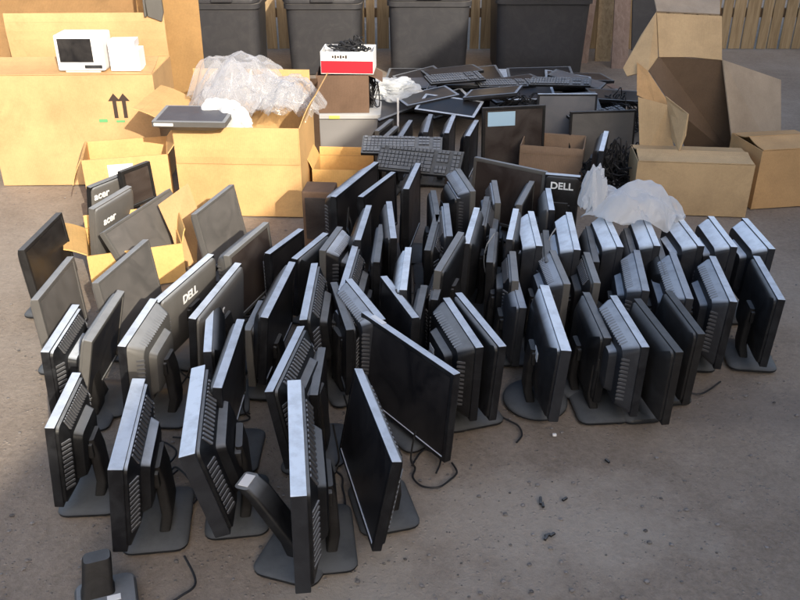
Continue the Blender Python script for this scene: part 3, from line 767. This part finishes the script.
stack += [(418, 79, .16, .5, .34, -5, 'flat black panel at the foot of the shadow-crossed bin', 'screen'), (470, 80, .14, .5, .34, 6, 'flat black panel between the feet of the two right bins', 'screen'),
          (540, 79, .17, .52, .34, -3, 'flat black panel at the foot of the fully shaded bin', 'screen'), (452, 76, .22, .44, .3, 12, 'topmost tilted flat panel by the shadow-crossed bin', 'screen_brown'),
          (580, 82, .14, .46, .3, 9, 'flat panel lying near the fallen broken board', 'screen_brown')]
for i, (px, py, z, w_, d_, yw, lb, sc_) in enumerate(stack[-5:]):
    q = at(px, py, z)
    lying(lb, (q.x, q.y, z), w_, d_, R(yw), M['black'], M[sc_], random.uniform(-5, 6), random.uniform(-5, 5), .045, G4)
under = [(425, 84, 'thick black console at the very back left of the stack'), (490, 84, 'thick black console at the very back middle of the stack'), (552, 84, 'thick black console at the very back right of the stack'),
         (408, 106, 'thick black console under the left front of the back stack'), (462, 106, 'thick black console under the middle of the back stack'),
         (530, 104, 'thick black console behind the brown screen with blue paper'), (600, 108, 'thick black console behind the greenish grey screen')]
for px, py, lb in under:
    q = at(px, py, .05)
    root = thing('desktop_console', lb, 'computer', (q.x, q.y+.16, 0), R(random.uniform(-12, 12)), 'flat desktop computers under the stack')
    MB().box((0, 0, .05), (.42, .36, .1), None, .006).build('case', M['dusty'], root)
    MB().box((0, -.182, .05), (.38, .008, .075), None, .003).build('front_panel', M['matte'], root)
    MB().box((.1, -.188, .066), (.15, .006, .016), None, .002).build('drive_slot', M['grey'], root)

rn = random.Random(21)
for k in range(16):
    px, py = rn.uniform(385, 640), rn.uniform(76, 112); z = rn.uniform(.1, .3)
    q = at(px, py, z)
    lying('flat black panel jumbled deep in the dark pile before the trash bins', (q.x, q.y, z), rn.uniform(.34, .46), rn.uniform(.24, .32), R(rn.uniform(-35, 35)),
          M[rn.choice(['black', 'dusty', 'grey'])], M[rn.choice(['screen', 'screen_brown', 'screen_grey'])], rn.uniform(-14, 16), rn.uniform(-12, 12), .04, 'jumbled flat panels deep in the back pile')
for px, py, z, yw, tl, lb in [(455, 80, .3, 20, 10, 'black keyboard slanting on top of the pile by the shadow-crossed bin'), (560, 84, .3, -14, 6, 'black keyboard on the pile by the fully shaded bin'), (600, 118, .3, 30, 12, 'black keyboard on the heap beside the leaning cartons')]:
    q = at(px, py, z); keyboard(lb, (q.x, q.y, z), R(yw), tl, rn.uniform(-6, 6))
q = at(520, 92, .3); tangle('black cables strewn over the middle of the back pile', (q.x, q.y, .16), .3, .2, .14, 12, 9)
q = at(625, 118, .1); tangle('dark cables piled against the leaning cartons at the back right', (q.x, q.y, 0), .25, .25, .32, 16, 10)
# white bent stand strip, white post, white bottle
q = atY(426, 103, 6.3); 
m = MB(); pts = [(0, 0, 0), (0, .0, .10), (.045, .03, .16), (.06, .03, .165)]
for a_, b_ in zip(pts[:-1], pts[1:]):
    a_, b_ = Vector(a_), Vector(b_)
    w_ = Vector((.012, 0, 0)) if abs(b_.x-a_.x) < .02 else Vector((.004, 0, .012)); t_ = Vector((0, .006, 0))
    m.loops([[a_-w_-t_, a_+w_-t_, a_+w_+t_, a_-w_+t_], [b_-w_-t_, b_+w_-t_, b_+w_+t_, b_-w_+t_]])
tag(m.build('bent_strip', M['white'], None, q), 'white bent plastic strip sticking up from the back stack', 'plastic strip')
q = atY(398, 135, 5.75)
m = MB().box((0, 0, .14), (.014, .014, .28), None, .002).box((0, 0, .004), (.1, .06, .008), None, .002)
tag(m.build('white_post', M['white'], None, (q.x, q.y, max(q.z-.02, 0))), 'thin white post standing left of the small dark row', 'post')
mon((604, 151), (609, 131), 'R', 'small end-on monitor with bright pale top rising from the dark cable heap', S=.24, H=.36, tilt=0, back='taper', top='silver', group='monitors among the back clutter')

# ------------------------------------------------------------------ trash bins
def trash_bin(label, x0, x1, Y, lidz=.5, lean=0, yaw=0):
    a, b_ = atY(x0, 12, Y), atY(x1, 12, Y); w = (b_-a).length; cx = (a.x+b_.x)/2; d = w*.95
    root = thing('trash_bin', label, 'trash bin', (cx, Y+d/2, 0), yaw, 'dark trash bins along the fence')
    def q(sc, z, r=.09): return [(x, y, z) for x, y in rrect(w*sc, d*sc, r, 6)]
    m = MB(); m.loops([q(.92, 0), q(.93, .02), q(.985, lidz-.03), q(.985, lidz)])
    m.build('bin_body', M['bin'], root, smooth=True)
    m = MB(); m.loops([q(.99, lidz-.055), q(1.03, lidz-.05), q(1.03, lidz-.01), q(1.0, lidz)])
    m.build('rim', M['bin'], root, smooth=True)
    m = MB(); rings = []
    for z, sc in ((lidz+.002, 1.05), (lidz+.03, 1.06), (lidz+.07, .98), (lidz+.12, .6)):
        rings.append([(x, y, z+.10*(y/d+.5)) for x, y, _ in q(sc, 0)])
    m.loops(rings); m.build('lid', M['bin'], root, smooth=True)
    MB().box((0, -d*.53, lidz+.025), (w*.3, .04, .03), None, .008).build('handle', M['bin'], root)
    m = MB()
    m.box((0, -d*.455, .16), (w*.55, .012, .012), Matrix.Rotation(R(0), 4, 'X'), .003)
    m.build('moulded_rib', M['bin'], root)
    return root
trash_bin('dark grey trash bin half hidden behind the golden upright carton', 188, 258, 7.75, .62)
trash_bin('sunlit grey trash bin behind the red and white box', 284, 361, 7.75, .62)
trash_bin('trash bin crossed by a diagonal shadow edge, behind the flat black stack', 388, 471, 7.7, .65)
trash_bin('fully shaded trash bin left of the leaning wooden boards', 497, 592, 7.7, .67)

# ------------------------------------------------------------------ fence and boards
fe = thing('plank_fence', 'weathered upright plank fence behind the trash bins', 'fence', (0, 8.9, 0))
x = -6.2; rn = random.Random(3)
while x < 6.2:
    w_ = rn.uniform(.085, .15); hgt = 1.75+rn.uniform(-.04, .04)
    o = MB().box((0, 0, hgt/2), (w_, .02, hgt), None, .003).build('plank', M['plank'], fe, (x+w_/2, rn.uniform(-.006, .006), 0))
    o.rotation_euler.y = R(rn.uniform(-.5, .5))
    x += w_+rn.uniform(.008, .03)
for z in (.35, 1.4): MB().box((0, .045, z), (12.4, .045, .09), None, .004).build('rail', M['rail'], fe)

def lean_board(label, x0, y0, x1, y1, wpx, Y0, Y1, mat, th=.025):
    a, b_ = atY(x0, y0, Y0), atY(x1, y1, Y1)
    w_ = wpx/FPX*Y0*.95
    d_ = b_-a; L = d_.length; d_.normalize()
    xx = Vector((1, 0, 0)); xx = (xx-d_*xx.dot(d_)).normalized(); yy = d_.cross(xx)
    m = MB().box((0, 0, L/2), (w_, th, L), Matrix((( *xx,), (*yy,), (*d_,))).transposed().to_4x4(), .003)
    return tag(m.build('board', mat, None, a), label, 'board', 'loose wooden boards leaning by the fence')
lean_board('narrow reddish board leaning right beside the shaded trash bin', 581, 80, 601, -60, 8, 8.2, 8.9, M['board'])
lean_board('wide yellowish plank leaning behind the pink board', 601, 78, 611, -60, 16, 8.3, 8.9, M['plank'])
lean_board('wide pinkish board leaning right of the yellowish plank', 618, 84, 626, -60, 17, 8.0, 8.6, M['board'])
lean_board('short loose board lying flat at the foot of the leaning boards', 585, 82, 636, 72, 14, 7.6, 8.0, M['plank'])
lean_board('pinkish broken board fallen beside the leaning cartons', 606, 84, 634, 98, 9, 7.5, 6.9, M['board'])
lean_board('dark slate panel standing behind the weathered carton at right', 643, 50, 646, -60, 24, 7.4, 7.6, M['bin'])

# ------------------------------------------------------------------ right hand cartons (folded, tipped)
rt = thing('torn_carton', 'big torn carton on its side with dark opening and pale flaps, right edge', 'box', tuple(at(672, 150, 0)))
rl = Vector(rt.location)
def rpart(name, poly, mat, th=.007):
    MB().slab([atY(*p)-rl for p in poly], th).build(name, mat, rt)
rpart('top_panel', [(652, -14, 5.5), (720, -14, 5.6), (720, 14, 5.25), (657, 11, 5.25)], M['card_grey'])
rpart('upper_panel', [(657, 13, 5.2), (722, 16, 5.2), (722, 60, 5.05), (690, 57, 5.05), (659, 57, 5.05)], M['card_pale'])
rpart('pale_flap', [(656, 12, 5.19), (658, 57, 5.04), (648, 71, 4.95), (627, 76, 5.0), (623, 68, 5.05), (641, 35, 5.15)], M['card_pale'])
rpart('fold_panel', [(637, 62, 5.0), (648, 71, 4.94), (671, 106, 4.8), (655, 104, 4.82), (637, 95, 4.86)], M['card_tan'])
rpart('front_panel', [(638, 97, 4.84), (668, 105, 4.78), (671, 134, 4.74), (678, 168, 4.7), (640, 168, 4.7)], M['card_pale'])
rpart('side_flap', [(666, 96, 4.80), (689, 114, 4.6), (686, 136, 4.56), (680, 151, 4.55), (672, 138, 4.68), (669, 106, 4.78)], M['card_pale'])
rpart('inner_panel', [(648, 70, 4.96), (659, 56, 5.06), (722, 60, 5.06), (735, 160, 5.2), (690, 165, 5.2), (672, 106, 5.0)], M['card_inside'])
rpart('far_panel', [(722, 60, 5.05), (780, 80, 5.4), (780, 170, 5.1), (735, 172, 4.9)], M['card_grey'])
open_box('low tan carton standing under the torn carton, behind the right end of the bright row', 1.62, 4.56, .62, .3, .3, R(-6), M['card_pale'], [('F', 2, .148), ('B', 3, .148)])
open_box('second low carton with brown stain at the right edge', 2.16, 4.7, .4, .34, .34, R(9), M['card'], [('F', 2, .168), ('B', 4, .168)])

# ------------------------------------------------------------------ loose stands, scraps, cables on the ground
st = thing('monitor_stand', 'detached black monitor stand with white label, sloping neck, between two front monitors', 'monitor stand', tuple(at(300, 552, 0)), R(72))
m = MB()
def rrz(w, d, y, z): return [(x, y+yy, z) for x, yy in rrect(w, d, .012, 3)]
m.loops([rrz(.085, .05, .0, .012), rrz(.08, .05, .02, .06), rrz(.08, .045, .12, .2), rrz(.075, .045, .15, .225)]); m.build('neck', M['black'], st, smooth=True)
m = MB(); m.loops([[(x, y, z) for x, y in rrect(.25*s, .2*s, .04)] for z, s in ((.001, .98), (.004, 1), (.012, 1), (.018, .93))]); m.build('base', M['base'], st, smooth=True)
MB().box((0, .15, .2265), (.05, .03, .002)).build('sticker', M['paper'], st)
st = thing('monitor_stand', 'black stand corner with white tag at the bottom left corner', 'monitor stand', tuple(at(108, 604, 0)), R(20))
m = MB(); m.loops([[(x, y, z) for x, y in rrect(.16*s, .14*s, .03)] for z, s in ((.001, .98), (.004, 1), (.03, 1), (.036, .93))]); m.build('base', M['black'], st, smooth=True)
MB().box((.02, -.02, .037), (.035, .02, .002)).build('sticker', M['paper'], st)
m = MB(); m.loops([[(x-.02+dx, y+.02+dy, z) for x, y in rrect(.08*k, .05*k, .012, 3)] for z, k, dx, dy in ((.03, 1.15, 0, 0), (.05, 1, .002, .004), (.12, .95, .012, .03), (.128, .85, .013, .032))]); m.build('neck', M['matte'], st, smooth=True)

CG = 'loose cables on the ground between monitors'
def gcable(label, pix, mat='cable', r=.0035):
    cable(label, [(*at(px, py, 0).xy, r+random.uniform(0, .012)) for px, py in pix], r, mat, group=CG)
gcable('black cable looping beside the slotted base at left', [(168, 478), (176, 470), (190, 482), (198, 498), (186, 510), (172, 500)])
gcable('thin black cable lying from the leaning silver-edged monitor to the left', [(178, 472), (168, 480), (150, 478), (140, 486)])
gcable('black cable by the base of the broadside monitor', [(412, 468), (424, 452), (440, 462), (436, 476)])
gcable('black cable curling behind the lone round-based monitor', [(505, 402), (515, 392), (528, 398), (520, 410), (508, 408)])
gcable('black cable trailing right of the pair at right', [(660, 405), (676, 392), (700, 395), (720, 384)])
gcable('thin grey cable between the centre rows', [(485, 320), (500, 312), (520, 318), (535, 310)], 'cable_grey', .003)
gcable('black cable lying by the far side of the detached stand', [(330, 548), (345, 560), (352, 540), (340, 520), (330, 500)])
gcable('black cable trailing from the slotted base to the bottom edge', [(185, 560), (196, 585), (180, 600), (160, 610)])
gcable('black cable under the back logo monitors', [(150, 385), (175, 365), (190, 372), (180, 390)])
cable('thin pale cable drooping down a dark monitor in the centre rows', [at(494, 232, .36)+Vector((0, -.02, 0)), at(487, 245, .33), at(484, 262, .26), at(488, 282, .15), at(492, 300, .02)], .003, 'cable_grey', group=CG)
cable('pale cable hanging before the middle of the bright row', [at(556, 228, .36), at(549, 240, .33), at(547, 258, .24), at(552, 276, .1), at(556, 284, .01)], .003, 'cable_grey', group=CG)

rn = random.Random(33)
for px, py in [(205, 500), (160, 470), (335, 470), (345, 430), (300, 440), (250, 420), (415, 470), (345, 380), (540, 400), (470, 410), (625, 400), (660, 372), (500, 330), (560, 330), (435, 345), (610, 330), (180, 410), (230, 360)]:
    p = at(px, py, 0); a = rn.uniform(0, 6.28); pts = [p+Vector((0, 0, rn.uniform(.14, .2)))]
    pts.append(p+Vector((.02*math.cos(a), .02*math.sin(a), .06)))
    q = p.copy(); q.z = .004
    for k in range(7):
        pts.append(Vector((q.x, q.y, .004+.006*rn.random()))); a += rn.uniform(-1.1, 1.2); q = q+Vector((.05*math.cos(a), .05*math.sin(a), 0))
    cable('black lead trailing from a monitor back onto the dirt between the stands', pts, .0034, 'cable', group='leads trailing from monitor backs')
rn = random.Random(12)
for i, (px, py, lb) in enumerate([(547, 537, 'dark twisted plastic scrap on the bare ground at lower right'), (606, 460, 'small dark chip on the ground right of centre'), (567, 499, 'tiny dark scrap above the twisted scrap'), (542, 504, 'dark twig-like scrap left of the tiny scrap')]):
    q = at(px, py, 0); m = MB(); k = 3 if i in (0, 3) else 1
    for j in range(k):
        m.box((j*.013-.01, rn.uniform(-.006, .006), .005), (.02, .008, .008), Matrix.Rotation(rn.uniform(-.7, .7), 4, 'Z'), .002)
    tag(m.build('plastic_scrap', M['matte'], None, (q.x, q.y, 0), rotz=rn.uniform(0, 3)), lb, 'scrap')
for px, py, lb in [(554, 434, 'white chip on the ground under the round-based monitor'), (650, 409, 'small white chip at the foot of the right pair')]:
    q = at(px, py, 0); tag(MB().box((0, 0, .004), (.014, .01, .008), None, .002).build('white_chip', M['paper'], None, (q.x, q.y-.01, 0)), lb, 'scrap')

# ------------------------------------------------------------------ ground and gravel
g = bmesh.new()
N_ = 90
def gz(x, y): return -.004+.006*noise.noise(Vector((x*1.3, y*1.3, 0)))*(1 if abs(x) < 6 and 0 < y < 9 else 0)-.004
xs = [-60, -30, -12]+[-6+12*i/N_ for i in range(N_+1)]+[12, 30, 60]
ys = [-60, -30, -8]+[-1+12*i/N_ for i in range(N_+1)]+[20, 40, 80]
vs = [[g.verts.new((x, y, gz(x, y))) for x in xs] for y in ys]
for j in range(len(ys)-1):
    for i in range(len(xs)-1): g.faces.new((vs[j][i], vs[j][i+1], vs[j+1][i+1], vs[j+1][i]))
me = bpy.data.meshes.new('ground'); g.to_mesh(me); g.free()
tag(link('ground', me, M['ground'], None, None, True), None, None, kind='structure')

rn = random.Random(5); g = bmesh.new()
for i in range(1500):
    px, py = rn.uniform(-30, 830), rn.uniform(150, 640)
    q = at(px, py, 0); r = rn.choice([.002, .003, .003, .004, .005, .008])*rn.uniform(.5, .95)
    b0 = bmesh.ops.create_icosphere(g, subdivisions=1, radius=r)
    for v in b0['verts']:
        k = 1+.45*noise.noise(v.co*160+Vector((i, 0, 0)))
        v.co = Vector((v.co.x*k*1.2, v.co.y*k, v.co.z*k*.65))+Vector((q.x, q.y, r*.15-.004))
me = bpy.data.meshes.new('gravel'); g.to_mesh(me); g.free()
tag(link('gravel', me, M['stone']), 'scattered small pebbles and grit on the packed dirt', 'gravel', kind='stuff')

# ------------------------------------------------------------------ the house whose roof edge shades the yard (out of frame, right and behind)
sn = Vector((.599388, -.140, -.793106)); sc_ = -1.075          # shadow plane n.x = c
u_ = Vector((-sn.y, sn.x, 0)).normalized()
X_ = 5.6; p0 = Vector((X_, 0, (sn.x*X_-sc_)/-sn.z))
hz = p0.z
hou = thing('neighbour_house', 'pale stucco house whose roof edge shades the yard, right of the camera', 'house', (p0.x, 0, 0), math.atan2(u_.y, u_.x)-math.pi/2)
MB().box((4.35, -14, hz/2-.15), (8, 36, hz-.3)).build('wall', M['stucco'], hou)
m = MB(); m.loops([[(0, -32.4, hz-.16), (0, -32.4, hz), (8.7, -32.4, hz+.1), (8.7, -32.4, hz-.16)], [(0, 4.4, hz-.16), (0, 4.4, hz), (8.7, 4.4, hz+.1), (8.7, 4.4, hz-.16)]])
m.build('roof', M['rooftile'], hou)
for y in (-22, -15, -8, -2):
    f = MB().box((.34, y, 2.0), (.06, 1.3, 1.3), None, .01).build('window', M['white'], hou)
    MB().box((.305, y, 2.0), (.01, 1.1, 1.1)).build('pane', M['glass'], f)

# ------------------------------------------------------------------ light
w_in = (u_.cross(sn)).normalized()
if w_in.z < 0: w_in = -w_in
sdir = (w_in*.70 - u_*.714).normalized()          # towards the sun, inside the shadow plane
el = math.asin(sdir.z); az = math.atan2(sdir.x, sdir.y)
sun_d = bpy.data.lights.new('sun', 'SUN'); sun = bpy.data.objects.new('sun', sun_d); col.objects.link(sun)
sun_d.energy = 3.2; sun_d.angle = R(.5); sun_d.color = (1, .9, .74)
sun.rotation_euler = sdir.to_track_quat('Z', 'Y').to_euler(); sun.location = (8, -8, 10)
w = bpy.data.worlds.new('World'); scene.world = w; w.use_nodes = True
bg = w.node_tree.nodes['Background']; sky = w.node_tree.nodes.new('ShaderNodeTexSky')
sky.sky_type = 'NISHITA'; sky.sun_disc = False; sky.sun_elevation = el; sky.sun_rotation = az; sky.air_density = 1.0; sky.dust_density = 3.5; sky.ozone_density = .6
w.node_tree.links.new(sky.outputs[0], bg.inputs[0]); bg.inputs[1].default_value = .15
vs_ = scene.view_settings; vs_.view_transform = 'Standard'; vs_.look = 'None'; vs_.gamma = 1; vs_.use_curve_mapping = False
vs_.exposure = .98
print('SUN elevation', math.degrees(el), 'azimuth', math.degrees(az), 'roof', hz)
